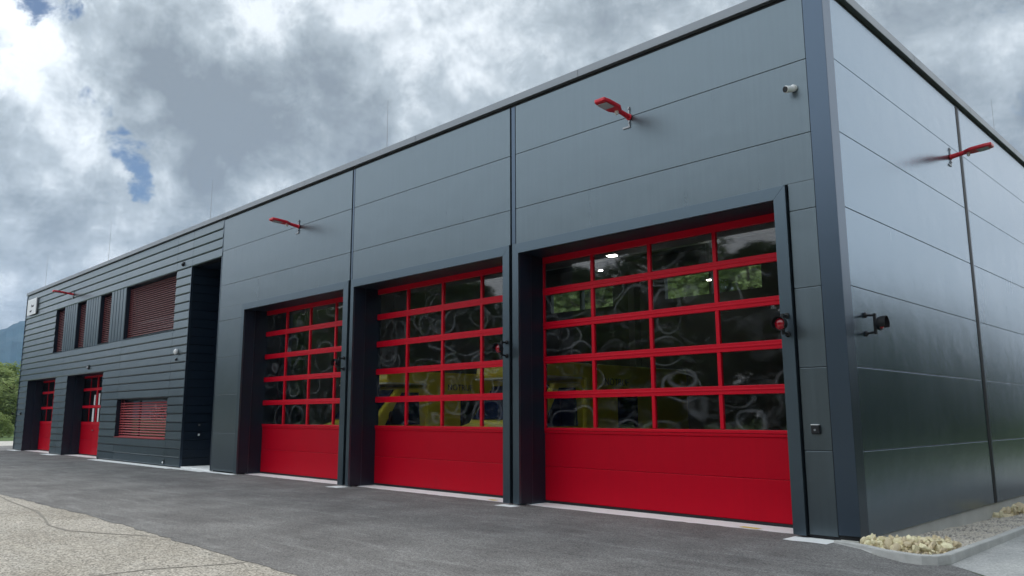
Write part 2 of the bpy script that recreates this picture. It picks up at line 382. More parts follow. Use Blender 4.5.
# core behind the siding with openings
w = MB(); y0, y1 = .052, .25
w.box(XL + .02, -38.3, y0, y1, 0, ZR - .1); w.box(-33.9, -32.25, y0, y1, 0, ZS[12]); w.box(-27.85, -26.15, y0, y1, 0, ZS[12]); w.box(-21.58, XC - .02, y0, y1, 0, ZS[12])
w.box(-26.15, -21.58, y0, y1, 0, ZS[3]); w.box(-26.15, -21.58, y0, y1, ZS[8], ZS[12])
w.box(-38.3, XC - .02, y0, y1, ZS[12], ZS[16]); w.box(-38.3, -34.65, y0, y1, ZS[16], ZS[23]); w.box(-21.5, XC - .02, y0, y1, ZS[16], ZS[23])
w.box(-38.3, -18.25, y0, y1, ZS[23], ZR - .1)
w.build('wing_core', M['black'], ST)
# end wall on the far left, back wall, slabs
w = MB(); w.box(XL, XL + .2, .252, 13.9, 0, ZR - .1); w.build('end_wall', M['siding'], ST)
w = MB(); w.box(XL + .2, -20.4, 4.5, 4.7, 0, ZR - .1); w.box(XL + .2, -20.4, .252, 4.5, 3.45, 3.6); w.build('inner_wall', M['hallwall'], ST)
for bx in ((XL, XL + .03, -.03, .25, .03, ZR), (XC - .012, XC + .01, -.024, .05, .03, ZS[23]), (-18.235, -18.195, -.006, .05, .03, ZR - .03)):
    w = MB(); w.box(*bx); w.build('edge_profile', M['trim'], ST)
# recessed entrance
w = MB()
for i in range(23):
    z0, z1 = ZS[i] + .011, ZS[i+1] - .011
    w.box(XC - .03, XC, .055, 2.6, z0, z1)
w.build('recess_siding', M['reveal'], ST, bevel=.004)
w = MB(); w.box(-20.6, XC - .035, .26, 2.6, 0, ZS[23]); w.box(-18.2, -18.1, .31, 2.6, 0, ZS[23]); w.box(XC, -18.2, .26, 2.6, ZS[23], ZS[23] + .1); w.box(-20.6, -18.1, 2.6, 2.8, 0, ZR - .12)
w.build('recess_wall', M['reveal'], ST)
dd = MB(); dd.box(-19.9, -18.7, 2.54, 2.595, .06, 2.3); de = dd.build('entrance_door', M['frame'], ST, bevel=.01)
dd = MB(); dd.box(-19.78, -18.82, 2.525, 2.538, .9, 2.15); dd.build('door_pane', M['glass'], de)
dd = MB(); dd.tube((-18.86, 2.49, .9), (-18.86, 2.49, 1.5), .015); dd.build('door_handle', M['grey'], de)
w = MB(); w.box(XC, -18.2, .02, 2.6, .0, .05); w.build('entrance_step', M['concrete'], ST, bevel=.01)
# ribbed vertical cladding between the upper windows
WS = [(-34.65, -33.42), (-31.68, -30.56), (-28.82, -27.60), (-26.02, -21.5)]
for (a, b) in ((-33.42, -31.68), (-30.56, -28.82), (-27.60, -26.02)):
    w = MB()
    n = max(4, round((b - a) / .29)); p = (b - a) / n
    pr = []
    for k in range(n):
        x = a + k * p; pr += [(x + .001, 0), (x + p * .78, 0), (x + p * .84, .028), (x + p * .98, .028)]
    pts = [(x, y, ZS[16]) for x, y in pr] + [(b, .06, ZS[16]), (a, .06, ZS[16])]
    w.prism(pts, (0, 0, ZS[23] - ZS[16]))
    w.build('ribbed_cladding', M['siding'], ST)
    w = MB(); w.box(a + .004, b - .004, .062, .25, ZS[16], ZS[23]); w.build('window_pier', M['reveal'], ST)
# upper windows
def window(a, b, z0, z1, bm_, tilt, pitch, gap=0., dep=.14, low=False):
    wn = empty('window', (0, 0, 0)); wn.parent = ST
    f = MB(); f.box(a, b, .262, .32, z0, z0 + .07); f.box(a, b, .262, .32, z1 - .07, z1); f.box(a, a + .07, .262, .32, z0 + .07, z1 - .07); f.box(b - .07, b, .262, .32, z0 + .07, z1 - .07)
    if low: f.box(b - 1.5 * (b - a) / 2.2, b - 1.5 * (b - a) / 2.2 + .08, .262, .32, z0 + .07, z1 - .07)
    f.build('frame', M['reveal'], wn)
    g = MB(); g.box(a + .07, b - .07, .285, .295, z0 + .07, z1 - .07); g.build('pane', M['glass'], wn)
    s = MB(); x0, x1 = a + .03, b - .03; n = int((z1 - z0 - .06) / pitch)
    for k in range(n):
        z = z0 + .05 + k * pitch; hh = .036; dy = hh * math.cos(tilt); dz = hh * math.sin(tilt)
        jz = random.uniform(-.003, .003)
        s.prism([(x0, dep - dy, z - dz + jz), (x0, dep, z + .006 + jz), (x0, dep + dy, z + dz + jz), (x0, dep + dy, z + dz - .003 + jz), (x0, dep, z + .003 + jz), (x0, dep - dy, z - dz - .003 + jz)], (x1 - x0, 0, 0))
    for gx in ([a + .05, b - .05] + ([a + .3, b - .3] if b - a > 2 else [])): s.tube((gx, dep, z0), (gx, dep, z1), .008, n=6)
    s.box(x0, x1, dep - .03, dep + .03, z0 + .005, z0 + .035)
    s.build('blind', bm_, wn)
    l = MB(); l.prism([(a, .26, z0 - .0), (a, -.03, z0 - .0), (a, -.03, z0 + .018), (a, .26, z0 + .03)], (b - a, 0, 0)); l.build('sill', M['blind_low'] if low else M['siding'], wn)
    j = MB(); j.box(a + .0, a + .006, -.0, .25, z0 + .03, z1); j.box(b - .006, b, 0, .25, z0 + .03, z1); j.box(a, b, .0, .25, z1 - .006, z1); j.build('window_reveal', M['reveal'], wn)
    return wn
for a, b in WS: window(a, b, ZS[16], ZS[23], M['blind'], R(48), .075)
lw = window(-26.15, -21.58, ZS[3], ZS[8], M['blind_low'], R(36), .088, low=True)
w = MB(); w.box(-25.1, -21.75, .50, .53, ZS[3], ZS[8]); w.build('curtain', M['curtain'], lw)
w = MB(); random.seed(3)
for k in range(42):
    x = random.gauss(-22.75, .5); z = random.gauss(1.65, .16) + (x + 22.75) * .12
    if not (-24.2 < x < -21.9 and 1.0 < z < 2.1): continue
    r = random.uniform(.05, .11); n = 7
    w = MB(); w.prism([(x + r * math.cos(6.283 * i / n) * (1 if i % 2 else .6), .272, z + r * math.sin(6.283 * i / n)) for i in range(n)], (0, .006, 0)); w.build('window_reflection', M['violet'], lw)  # violet shapes stand in for a reflection in the pane
# left wing doors
def small_door(a, b, wicket):
    zt = ZS[12]
    w = MB(); w.box(a - .02, a + .006, .0, .66, .0, zt); w.box(b - .006, b + .02, .0, .66, .0, zt); w.box(a, b, .0, .66, zt - .006, zt + .04)
    w.box(a + .006, a + .05, .34, .66, 0, zt - .01); w.build('door_reveal', M['reveal'], ST)
    d = empty('garage_door', (0, 0, 0)); d.parent = ST; xe = b - .006
    xw = -30.75 if wicket else xe
    h = .69
    w = MB(); w.box(a, xw - (.03 if wicket else 0), .67, .71, .045, .62); w.box(a, xw - (.03 if wicket else 0), .67, .71, .626, 1.255)
    if wicket: w.box(xw, xe, .662, .71, .045, 1.255)
    w.build('lower_panel', M['red'], d, bevel=.006)
    w = MB(); w.box(a, xe, .665, .71, .004, .043); w.build('bottom_seal', M['black'], d)
    w = MB()
    for zc in (1.30, 1.97, 2.68): w.box(a, xe, .652, .71, zc - .055, zc + .055)
    w.box(a, xe, .652, .71, zt - .09, zt - .008)
    for zc0, zc1 in ((1.355, 1.915), (2.025, 2.625), (2.735, zt - .09)):
        for k in range(1, 5): 
            x = a + (b - a) / 5 * k; w.box(x - .014, x + .014, .668, .69, zc0, zc1)
        if wicket: w.box(xw + .22, xw + .34, .65, .70, zc0, zc1); w.box(xe - .07, xe, .65, .70, zc0, zc1)
    w.build('glazing_frame', M['redmetal'], d, bevel=.005)
    w = MB(); w.box(a, xe, .682, .69, 1.3, zt - .05); w.build('glass', M['glass'], d)
    if wicket:
        w = MB(); w.box(xw + .09, xw + .19, .63, .65, 1.0, 1.04); w.tube((xw + .1, .615, 1.02), (xw + .24, .615, 1.02), .012); w.build('door_handle', M['grey'], d)
        for bx in ((xw - .14, xw + .06, .655, .663, 1.36, 1.90), (xw - .04, xw + .12, .655, .663, 2.03, 2.45), (xw + .5, xw + .66, .655, .663, 1.36, 1.9), (xw + .5, xw + .66, .655, .663, 2.03, 2.5)):
            w = MB(); w.box(*bx); w.build('reflection_strip', M['whitepl'], d)  # white strips imitate a reflection on the wicket glazing
small_door(-38.3, -33.9, False); small_door(-32.25, -27.85, True)

# hall interior ----------------------------------------------------------
w = MB(); w.box(-18.1, -.3, .75, 13.7, -.03, 0.0); w.box(XL + .2, -20.65, .26, 4.5, -.03, 0.); w.build('hall_floor', M['hallfloor'], ST)
w = MB(); yb = 13.7
RW = [(-17.3, -15.75), (-15.65, -14.1), (-11.75, -9.95), (-9.85, -8.0)]
z0, z1 = 5.72, 6.52
w.box(-18.1, -.3, yb, yb + .2, 0, z0); w.box(-18.1, -.3, yb, yb + .2, z1, ZR - .1)
xs = [-18.1] + [v for p in RW for v in p] + [-.3]
for i in range(0, len(xs), 2): w.box(xs[i], xs[i+1], yb, yb + .2, z0, z1)
w.box(-18.1, -18.0, 2.8, yb, 0, ZR - .1)
w.build('hall_wall', M['hallwall'], ST)
w = MB()
for y in (3.5, 7.0, 10.5): w.box(-18, -.31, y - .1, y + .1, 6.75, ZR - .11)
for x in (-13.0, -5.9): w.box(x - .14, x + .14, 13.35, 13.69, 0, 6.75)
w.build('hall_beam', M['grey'], ST)
for p in RW:
    w = MB(); w.box(p[0], p[1], yb + .08, yb + .09, z0, z1); w.build('rear_pane', M['rearglass'], ST)
# lamps in the hall
LAST = [None]
def hall_lamp(x, y, z, lab):
    e = empty('hall_lamp', (x, y, z)); LAST[0] = e; tag(e, lab, 'lamp', 'lit lamps under the hall ceiling')
    w = MB(); w.box(-.22, .22, -.11, .11, 0, .06); w.tube((-.15, 0, .06), (-.15, 0, ZR - .12 - z), .008, n=6); w.tube((.15, 0, .06), (.15, 0, ZR - .12 - z), .008, n=6); w.build('housing', M['grey'], e)
    w = MB(); w.box(-.13, .13, -.10, .10, -.02, -.001); w.build('diffuser', M['lampon'], e)
for x, y, z, l in ((-10.74, 9.28, 6.55, 'lit ceiling lamp in the top glazing row of the widest door, brightest of three'), (-12.4, 10.8, 6.5, 'small lit ceiling lamp just left of the brightest one behind the widest door'), (-9.3, 12.6, 6.0, 'lit ceiling lamp glinting behind the second glazing row of the widest door')):
    hall_lamp(x, y, z, l)
    if x != -10.74: LAST[0].scale = (.45, .45, 1)

for x, l in ((-8.6, 'added unseen ceiling lamp lighting the van behind the middle door'), (-14.0, 'added unseen ceiling lamp lighting the van behind the narrowest hall door')):
    hall_lamp(x, 2.9 if x < -5 else 3.4, 6.5, l)  # unseen lamps, added to brighten the vans below
# ------------------------------------------------------------------ vans inside
def make_van():
    v = empty('van', (0, 0, 0)); W = 1.02
    def prof(pts, w_, name, m, par, bev): 
        b = MB(); b.prism([(-w_, y, z) for y, z in pts], (2 * w_, 0, 0)); return b.build(name, m, par, bevel=bev, segs=3)
    body = prof([(0, .35), (-.03, .75), (.05, 1.12), (.25, 1.25), (.82, 1.40), (1.62, 2.30), (2.75, 2.34), (2.75, .35)], W, 'cab', M['yellow'], v, .07)
    box = prof([(2.55, .42), (2.55, 2.40), (1.25, 2.42), (1.15, 2.5), (1.18, 2.70), (1.35, 2.76), (6.85, 2.78), (6.88, .42)], W + .10, 'box_body', M['yellow'], v, .04)
    b = MB(); b.box(-W - .115, W + .115, 1.16, 2.4, 2.405, 2.44); b.build('roof_stripe', M['vanwhite'], v)
    b = MB(); b.prism([(-.9, .86, 1.47), (-.9, 1.55, 2.235), (-.9, 1.53, 2.26), (-.9, .84, 1.49)], (1.8, 0, 0)); b.build('windscreen', M['vanglass'], v)
    for s in (-1, 1):
        b = MB(); x = s * (W + .004)
        b.prism([(x, 1.20, 1.33), (x, 1.72, 2.18), (x, 2.30, 2.2), (x, 2.36, 1.33)], (s * .006, 0, 0)); b.build('side_window', M['vanglass'], v)
        b = MB(); x = s * (W + .102); b.box(min(x, x + s * .008), max(x, x + s * .008), 3.75, 4.55, 1.28, 2.1); b.build('side_window', M['vanglass'], v)
        b = MB(); b.box(min(x, x + s * .008), max(x, x + s * .008), 2.6, 6.8, 1.02, 1.16); b.build('side_stripe', M['vanwhite'], v)
        b = MB(); xx = s * (W + .14); b.sphere((xx, 1.28, 1.55), .11, (.6, .5, 1.3)); b.tube((s * W, 1.3, 1.45), (xx, 1.28, 1.5), .02); b.build('wing_mirror', M['black'], v, smooth=True)
        b = MB(); b.sphere((s * .78, .03, .92), .14, (1, .4, .8)); b.build('headlight', M['ledglass'], v, smooth=True)
        for y in (.9, 5.4):
            b = MB(); b.tube((s * (W - .18), y, .36), (s * (W + .13), y, .36), .36, n=28); wh = b.build('wheel', M['tyre'], v, bevel=.03)
            b = MB(); b.tube((s * (W + .1), y, .36), (s * (W + .14), y, .36), .2, n=20); b.build('rim', M['grey'], wh)
    b = MB(); b.box(-.6, .6, -.05, .02, .55, .85); b.build('grille', M['black'], v)
    b = MB(); b.box(-.5, .5, 1.3, 1.55, 2.77, 2.86); b.build('beacon', M['vanglass'], v, bevel=.03)
    # dark lettering high on the side
    text_mesh('lettering', 'NOTRUF', .24, M['inktext'], v, (W + .106, 3.25, 2.28), (R(90), 0, R(90)))
    return v
van = make_van(); van.location = (-8.70, 1.45, 0)
G1 = 'yellow box vans parked in the hall'
tag(van, 'yellow box van parked behind the middle red door, its side seen through the widest door', 'van', G1)
van2 = copy_tree(van); van2.location = (-13.95, .95 + .1, 0)
tag(van2, 'yellow box van parked behind the narrowest hall door, seen through the middle door', 'van', G1)

# ------------------------------------------------------------------ fittings on the facade
def wall_lamp(loc, rz, lab):
    e = empty('wall_lamp', loc, rz)
    # arm points along local -y
    w = MB(); w.box(-.012, .012, -.02, 0, -.17, .16); w.box(-.13, .012, -.02, 0, -.20, -.172); w.tube((0, -.035, .12), (0, 0, .12), .012, n=8); w.tube((0, -.035, -.12), (0, 0, -.12), .012, n=8); w.build('wall_plate', M['grey'], e)
    w = MB(); w.tube((0, -.0, -.02), (0, -.34, .02), .044, .038); w.sphere((0, -.02, -.02), .055, (1, .5, 1)); w.build('arm', M['redlamp'], e, smooth=False)
    w = MB(); w.prism([(-.05, -.27, -.015), (.05, -.27, -.015), (.125, -.40, -.01), (.125, -.68, .008), (.10, -.80, .016), (-.10, -.80, .016), (-.125, -.68, .008), (-.125, -.40, -.01)], (0, -.004, .062)); h = w.build('lamp_head', M['redlamp'], e, bevel=.016)
    w = MB(); w.prism([(-.09, -.53, -.006), (.09, -.53, -.006), (.09, -.735, .007), (-.09, -.735, .007)], (0, .001, -.008)); w.build('led_panel', M['ledglass'], h)
    w = MB(); w.tube((0, -.35, -.045), (0, -.35, .0), .035, .03, n=14); w.sphere((0, -.35, -.045), .034); w.build('motion_sensor', M['whitepl'], e)
    tag(e, lab, 'lamp', 'red wall lamps below the roof edge')
    return e
l1 = wall_lamp((-3.263, 0, 6.45), 0, 'red wall lamp on an arm high above the widest red door')
for loc, rz, lab in (((-13.798, 0, 6.45), 0, 'red wall lamp above the leftmost of the three tall hall doors'), ((-32.375, -.02, 6.75), 0, 'small far red wall lamp above the narrow upper windows'), ((0, 5.344, 6.24), R(90), 'red wall lamp sticking out from the side wall next to the black joint')):
    c = copy_tree(l1); c.location = loc; c.rotation_euler = (0, 0, rz); tag(c, lab)
    if rz: c.scale = (1, .86, 1)

def signal(loc, rz, lab):
    e = empty('signal_light', loc, rz)
    w = MB()
    for z in (.125, -.125):
        w.sphere((0, -.012, z), .04, (1, .6, 1)); w.tube((0, 0, z), (0, -.13, z * .9), .016, n=10)
    w.box(-.02, .02, -.15, -.115, -.14, .14); w.build('bracket', M['black'], e, bevel=.006)
    w = MB(); w.tube((0, -.145, 0), (0, -.175, 0), .05); w.tube((0, -.17, 0), (0, -.215, -.004), .085, .095, n=24); h = w.build('lamp_housing', M['black'], e, bevel=.006)
    # open visor: a tube cut away below
    w = MB(); n = 20; pr = []
    for i in range(n + 1):
        a = R(-35) + R(250) * i / n; pr.append((math.cos(a), math.sin(a)))
    for i in range(n):
        (c0, s0), (c1, s1) = pr[i], pr[i+1]
        for r0, r1 in ((.097, .092),):
            o0 = [(c0*r0, -.21, s0*r0), (c1*r0, -.21, s1*r0), (c1*r0, -.285, s1*r0), (c0*r0, -.285, s0*r0)]
            i0 = [(c0*r1, -.21, s0*r1), (c1*r1, -.21, s1*r1), (c1*r1, -.285, s1*r1), (c0*r1, -.285, s0*r1)]
            w.poly(o0); w.poly(i0[::-1]); w.poly([o0[3], o0[2], i0[2], i0[3]])
    w.build('visor', M['black'], h)
    w = MB(); w.sphere((0, -.212, 0), .078, (1, .45, 1)); w.build('lens', M['redlamp_lens'], h, smooth=True)
    tag(e, lab, 'signal light', 'black hooded signal lights on brackets')
    return e
M['redlamp_lens'] = mat('red_lens', (.30, .004, .015), .12, 0, .1, 40., coat=.5)
s1 = signal((-.745, -.05, 2.76), 0, 'black hooded signal light with red lens on the frame right of the widest door')
for loc, rz, lab in (((-6.10, -.05, 2.765), 0, 'black signal light on the frame between the middle and the widest door'), ((-11.43, -.05, 2.76), 0, 'black signal light on the frame between the leftmost tall door and the middle one'), ((0, .66, 2.76), R(90), 'black signal light on a bracket on the side wall just around the corner')):
    c = copy_tree(s1); c.location = loc; c.rotation_euler = (0, 0, rz); tag(c, lab)
# camera
e = empty('security_camera', (-.46, 0, 6.06)); e.scale = (.85, .8, .85); tag(e, 'white turret security camera high near the corner of the front wall', 'camera')
w = MB(); w.tube((0, 0, 0), (0, -.045, 0), .058, .05, n=20); w.sphere((0, -.05, 0), .05); w.build('mount', M['whitepl'], e, smooth=True)
w = MB(); w.tube((-.01, -.04, -.02), (-.07, -.19, -.05), .052, .06, n=20); w.build('camera_body', M['whitepl'], e, bevel=.01)
w = MB(); w.tube((-.07, -.19, -.05), (-.074, -.20, -.052), .05, n=20); w.build('camera_lens', M['black'], e)
# intercom
e = empty('intercom', (-.464, 0, 1.375)); tag(e, 'small black square call button with a pale top edge at chest height by the corner', 'intercom')
w = MB(); w.box(-.055, .055, -.05, 0, -.06, .055); w.build('housing', M['black'], e, bevel=.015)
w = MB(); w.box(-.052, .052, -.056, -.002, .056, .066); w.build('rain_hood', M['whitepl'], e, bevel=.004)
w = MB(); w.tube((0, -.05, -.005), (0, -.058, -.005), .014); w.build('button', M['grey'], e)
# small fittings on the wing
e = empty('dome_light', (-21.06, -.015, 3.62)); tag(e, 'small white dome light on the dark siding right of the lower window', 'light')
w = MB(); w.tube((0, 0, 0), (0, -.03, 0), .07, n=16); w.build('base', M['whitepl'], e)
w = MB(); w.sphere((0, -.04, -.02), .085, (1, .8, 1.1)); w.build('dome', M['whitepl'], e, smooth=True)
def fitting(name, loc, m, lab, cat, s=.05):
    e = empty(name, loc); tag(e, lab, cat)
    w = MB(); w.box(-s, s, -.02, 0, -s * 1.2, s * 1.2); w.build('back_plate', M['black'], e, bevel=.006)
    w = MB(); w.sphere((0, -.03, -s * .3), s * .75, (1, .9, 1)); w.build('sensor_head', m, e, smooth=True)
fitting('motion_sensor', (-21.0, -.015, 6.45), M['black'], 'tiny dark sensor on the siding above and right of the large upper window', 'sensor', .06)
fitting('motion_sensor', (-29.6, -.015, 3.5), M['grey'], 'tiny grey sensor centred above the red door with the wicket', 'sensor', .07)
fitting('doorbell', (-38.9, -.015, 1.72), M['black'], 'tiny dark bell button left of the farthest red door', 'doorbell', .05)
fitting('outlet', (-21.55, -.015, .14), M['whitepl'], 'tiny pale fitting low on the siding near the entrance recess', 'outlet', .045)
fitting('wall_switch', (-21.06, -.015, 3.36), M['black'], 'tiny dark fitting just under the white dome light', 'switch', .035)
for z, m_, lab in ((1.30, 'grey', 'small keypad inside the dark entrance recess, upper one of two'), (1.0, 'whitepl', 'small pale fitting inside the dark entrance recess, lower one of two')):
    e = empty('keypad', (XC, .52, z)); tag(e, lab, 'keypad')
    w = MB(); w.box(0, .025, -.04, .04, -.045, .045); w.build('housing', M['black'], e)
    w = MB(); w.box(.025, .032, -.028, .028, -.03, .03); w.build('keys', M[m_], e)
# sign
e = empty('name_sign', (-38.5, -.06, 6.8)); tag(e, 'white rectangular sign with small dark lettering at the far upper corner', 'sign')
w = MB(); w.box(-.76, .72, -.035, 0, -.385, .385); w.build('sign_board', M['whitepl'], e, bevel=.006)
w = MB(); w.box(-.70, -.60, 0, .045, -.3, .3); w.box(.6, .7, 0, .045, -.3, .3); w.build('sign_bracket', M['grey'], e)
for body, x, z, s in (('Feuer', -.12, -.02, .2), ('wehr', -.3, -.25, .17)):
    text_mesh('sign_lettering', body, s, M['inktext'], e, (x, -.038, z), (R(90), 0, 0))
# lightning rods
for x, y, zt, lab in ((-38.1, .3, 9.36, 'thin lightning rod at the far left end of the roof'), (-29.3, .3, 9.42, 'thin lightning rod above the narrow upper windows'), (-19.9, .3, 9.11, 'thin lightning rod above the entrance recess'), (-10.43, .3, 8.98, 'faint thin lightning rod above the middle tall door'), (-1.0, 13.6, 10.1, 'faint thin lightning rod behind the side wall roof edge')):
    e = empty('lightning_rod', (x, y, ZR + .02)); tag(e, lab, 'lightning rod', 'thin lightning rods on the roof')
    zb = ZR + .02; hh = zt - zb
    w = MB(); w.tube((0, 0, .1), (0, 0, hh), .007, .004, n=8); w.build('rod', M['grey'], e)
    w = MB(); w.tube((0, 0, 0.0), (0, 0, .12), .16, .12, n=16); w.build('foot', M['plinth'], e)

# ------------------------------------------------------------------ ground
def sheet(name, pts, z, m):
    w = MB(); w.poly([(x, y, z) for x, y in pts]); bmesh.ops.triangulate(w.bm, faces=w.bm.faces[:])
    o = w.build(name, m); 
    for p in o.data.polygons:
        if p.normal.z < 0: o.data.flip_normals(); break
    return tag(o, kind='structure')
random.seed(11)
w = MB(); hx = (-3500, -39.5, 1.20, 3500); hy = (-3500, -.60, 13.9, 3500)
for i in range(3):
    for j in range(3):
        if i == 1 and j == 1: continue
        w.poly([(hx[i], hy[j], -.008), (hx[i+1], hy[j], -.008), (hx[i+1], hy[j+1], -.008), (hx[i], hy[j+1], -.008)])
tag(w.build('ground', M['grass']), kind='structure')
CURB = [(-.27, -.16), (.18, -.42), (.52, -.77), (.83, -.97), (1.0, -.98), (1.13, -.9), (1.2, -.7), (1.21, 1.3), (1.21, 13.9)]
front = [(-46, -5.75)]
x = -44.
while x < 3: front.append((x, -5.86 + random.uniform(-.035, .035) + .06 * math.sin(x * .5))); x += .23
front += [(9, -6.1), (9, -5.0)]
asph = front + [(3.2, -2.7), (1.62, -1.18), (1.22, -.75)] + [(px - .03, py + .01) for px, py in CURB[5::-1]] + [(-.27, .29), (-39.5, .29), (-40.2, 16), (-46, 16)]
sheet('asphalt', asph, 0., M['asphalt'])
sheet('paving', [(-46, -34), (14, -34), (14, -5.0), (-46, -5.0)], -.004, M['aggregate'])
sheet('pavement', [(1.205, -.74), (1.63, -1.15), (3.2, -2.66), (3.6, -3.0), (2.9, 0), (2.9, 30), (1.205, 30)], .0, M['slab'])
sheet('lawn', [(2.9, 30), (2.9, 0), (3.6, -3.0), (14, -5.6), (14, -34), (60, -34), (60, 40), (2.9, 40)], -.002, M['grass'])
sheet('path', [(-56, -60), (-46.2, -60), (-46.2, 60), (-56, 60)], -.003, M['path'])
def crack(pts, wd):
    L_ = []; R_ = []
    for i, (x, y) in enumerate(pts):
        a = Vector(pts[max(0, i-1)]); b = Vector(pts[min(len(pts)-1, i+1)]); d = (b - a).normalized(); q = wd * random.uniform(.6, 1.3)
        L_.append((x - d.y * q, y + d.x * q)); R_.append((x + d.y * q, y - d.x * q))
    sheet('paving_joint', L_ + R_[::-1], .0, M['joint'])
crack([(-14.5, -6.02), (-13.2, -6.13), (-11.0, -6.22), (-9.9, -6.4), (-9.0, -6.58), (-8.2, -6.55), (-7.4, -6.2), (-6.9, -5.95)], .022)
crack([(-4.22, -5.95), (-4.35, -6.35), (-4.55, -6.8), (-4.6, -7.6), (-4.9, -9.)], .02)
# the white concrete edge at the foot of the front wall
w = MB()
def strip(x0, x1, yf, yb_, z=.004, j=.02):
    n = max(2, int((x1 - x0) / .12)); top = []
    for i in range(n + 1):
        x = x0 + (x1 - x0) * i / n; top.append((x, yf + random.uniform(-j, j)))
    pts = [(x, y, z) for x, y in top] + [(x1, yb_, z), (x0, yb_, z)]
    f = w.poly(pts)
for (l, r) in DOORS: strip(l + .004, r - .004, .17, .75)
strip(-.84 + .001, -.27, -.38, .02); strip(-6.22, -5.79, -.27, .16); strip(-11.56, -11.11, -.36, .16); strip(-18.2, -16.5, -.2, .16)
strip(-27.7, XC, -.40, .04); strip(-33.9, -32.2, -.40, .04); strip(-39.7, -38.3, -.3, .04); strip(-38.29, -33.91, .1, .66); strip(-32.24, -27.86, .1, .66); strip(XC + .001, -18.21, -.30, .018)
bmesh.ops.triangulate(w.bm, faces=w.bm.faces[:])
o = w.build('concrete_edge', M['concrete']); tag(o, kind='structure')
for x, y, dx in ((-1.78, .25, .28), (-6.95, .27, .2), (-11.75, .26, .12)):
    o = sheet('painted_mark', [(x, y), (x + dx, y - .03), (x + dx + .04, y + .07), (x + .03, y + .09)], .009, M['yellowpaint'])
# kerb
w = MB(); inner = []
hts = [.03, .05, .08, .10, .10, .10, .10, .08, .02]
n = len(CURB)
for i, (px, py) in enumerate(CURB):
    a = Vector(CURB[max(0, i-1)]); b = Vector(CURB[min(n-1, i+1)]); d = (b - a).normalized(); nn = Vector((-d.y, d.x)); inner.append((px + nn.x * .085, py + nn.y * .085))
o0 = [w.bm.verts.new((px, py, -.02)) for px, py in CURB]; o1 = [w.bm.verts.new((px, py, h)) for (px, py), h in zip(CURB, hts)]
i1 = [w.bm.verts.new((px, py, h)) for (px, py), h in zip(inner, hts)]; i0 = [w.bm.verts.new((px, py, -.5)) for px, py in inner]
for a, b in zip(range(n-1), range(1, n)):
    for P, Q in ((o0, o1), (o1, i1), (i1, i0)): w.bm.faces.new((P[a], P[b], Q[b], Q[a]))
o = w.build('kerb', M['kerb'], bevel=.012); tag(o, kind='structure')
# gravel bed
def bedz(x, y): 
    t = min(1, max(0, x / 1.1)); base = -.06 - .03 * max(0, y)
    return base * (1 - t) + .045 * t + .015 * math.sin(x * 9 + y * 3) * math.cos(y * 5)
w = MB(); nx, ny = 14, 120; gv = [[w.bm.verts.new((-.04 + 1.2 * i / nx, -.95 + 14.9 * j / ny, bedz(1.2 * i / nx, -.95 + 14.9 * j / ny))) for i in range(nx + 1)] for j in range(ny + 1)]
def inbed(x, y):
    if y > -.16: return x < 1.12
    # right of the line of the kerb's inner side
    for (ax, ay), (bx, by) in zip(inner, inner[1:]):
        if (bx - ax) * (y - ay) - (by - ay) * (x - ax) < .0 and min(ax, bx) - .3 <= x <= max(ax, bx) + .3 and min(ay, by) - .3 <= y <= max(ay, by) + .3: return False
    return True
for j in range(ny):
    for i in range(nx):
        q = (gv[j][i], gv[j][i+1], gv[j+1][i+1], gv[j+1][i]); c = sum((v.co for v in q), Vector()) / 4
        if inbed(c.x, c.y): w.bm.faces.new(q)
bmesh.ops.delete(w.bm, geom=[v for v in w.bm.verts if not v.link_faces], context='VERTS')
tag(w.build('gravel_bed', M['soil']), kind='structure')
random.seed(5)
w = MB()
def blob(bm, c, r, sc, seed, sub=1, rough=.28):
    rnd = random.Random(seed)
    g = bmesh.ops.create_icosphere(bm, subdivisions=sub, radius=r)
    rot = Matrix.Rotation(rnd.uniform(0, 6.28), 3, Vector((rnd.random(), rnd.random(), rnd.random() + .1)).normalized())
    for v in g['verts']:
        v.co *= 1 + rnd.uniform(-rough, rough); v.co = Vector((v.co.x * sc[0], v.co.y * sc[1], v.co.z * sc[2])); v.co = rot @ v.co; v.co += Vector(c)
for k in range(5200):
    x = random.uniform(0.0, 1.1); y = -.5 + 10.5 * random.random() ** 1.3
    if not inbed(x, y): continue
    r = random.uniform(.010, .026)
    rnd = random.Random(k); c = Vector((x, y, bedz(x, y) + r * .3))
    vs_ = [w.bm.verts.new(c + Vector((rnd.uniform(.6, 1.3) * r * a, rnd.uniform(.6, 1.3) * r * b, rnd.uniform(.5, 1.) * r * d))) for a, b, d in ((1,0,0),(-1,0,0),(0,1,0),(0,-1,0),(0,0,1),(0,0,-1))]
    for f in ((0,2,4),(2,1,4),(1,3,4),(3,0,4),(2,0,5),(1,2,5),(3,1,5),(0,3,5)): w.bm.faces.new([vs_[i] for i in f])
tag(w.build('gravel', M['pebble']), 'loose grey-brown gravel filling the bed between kerb and side wall', 'gravel', kind='stuff')
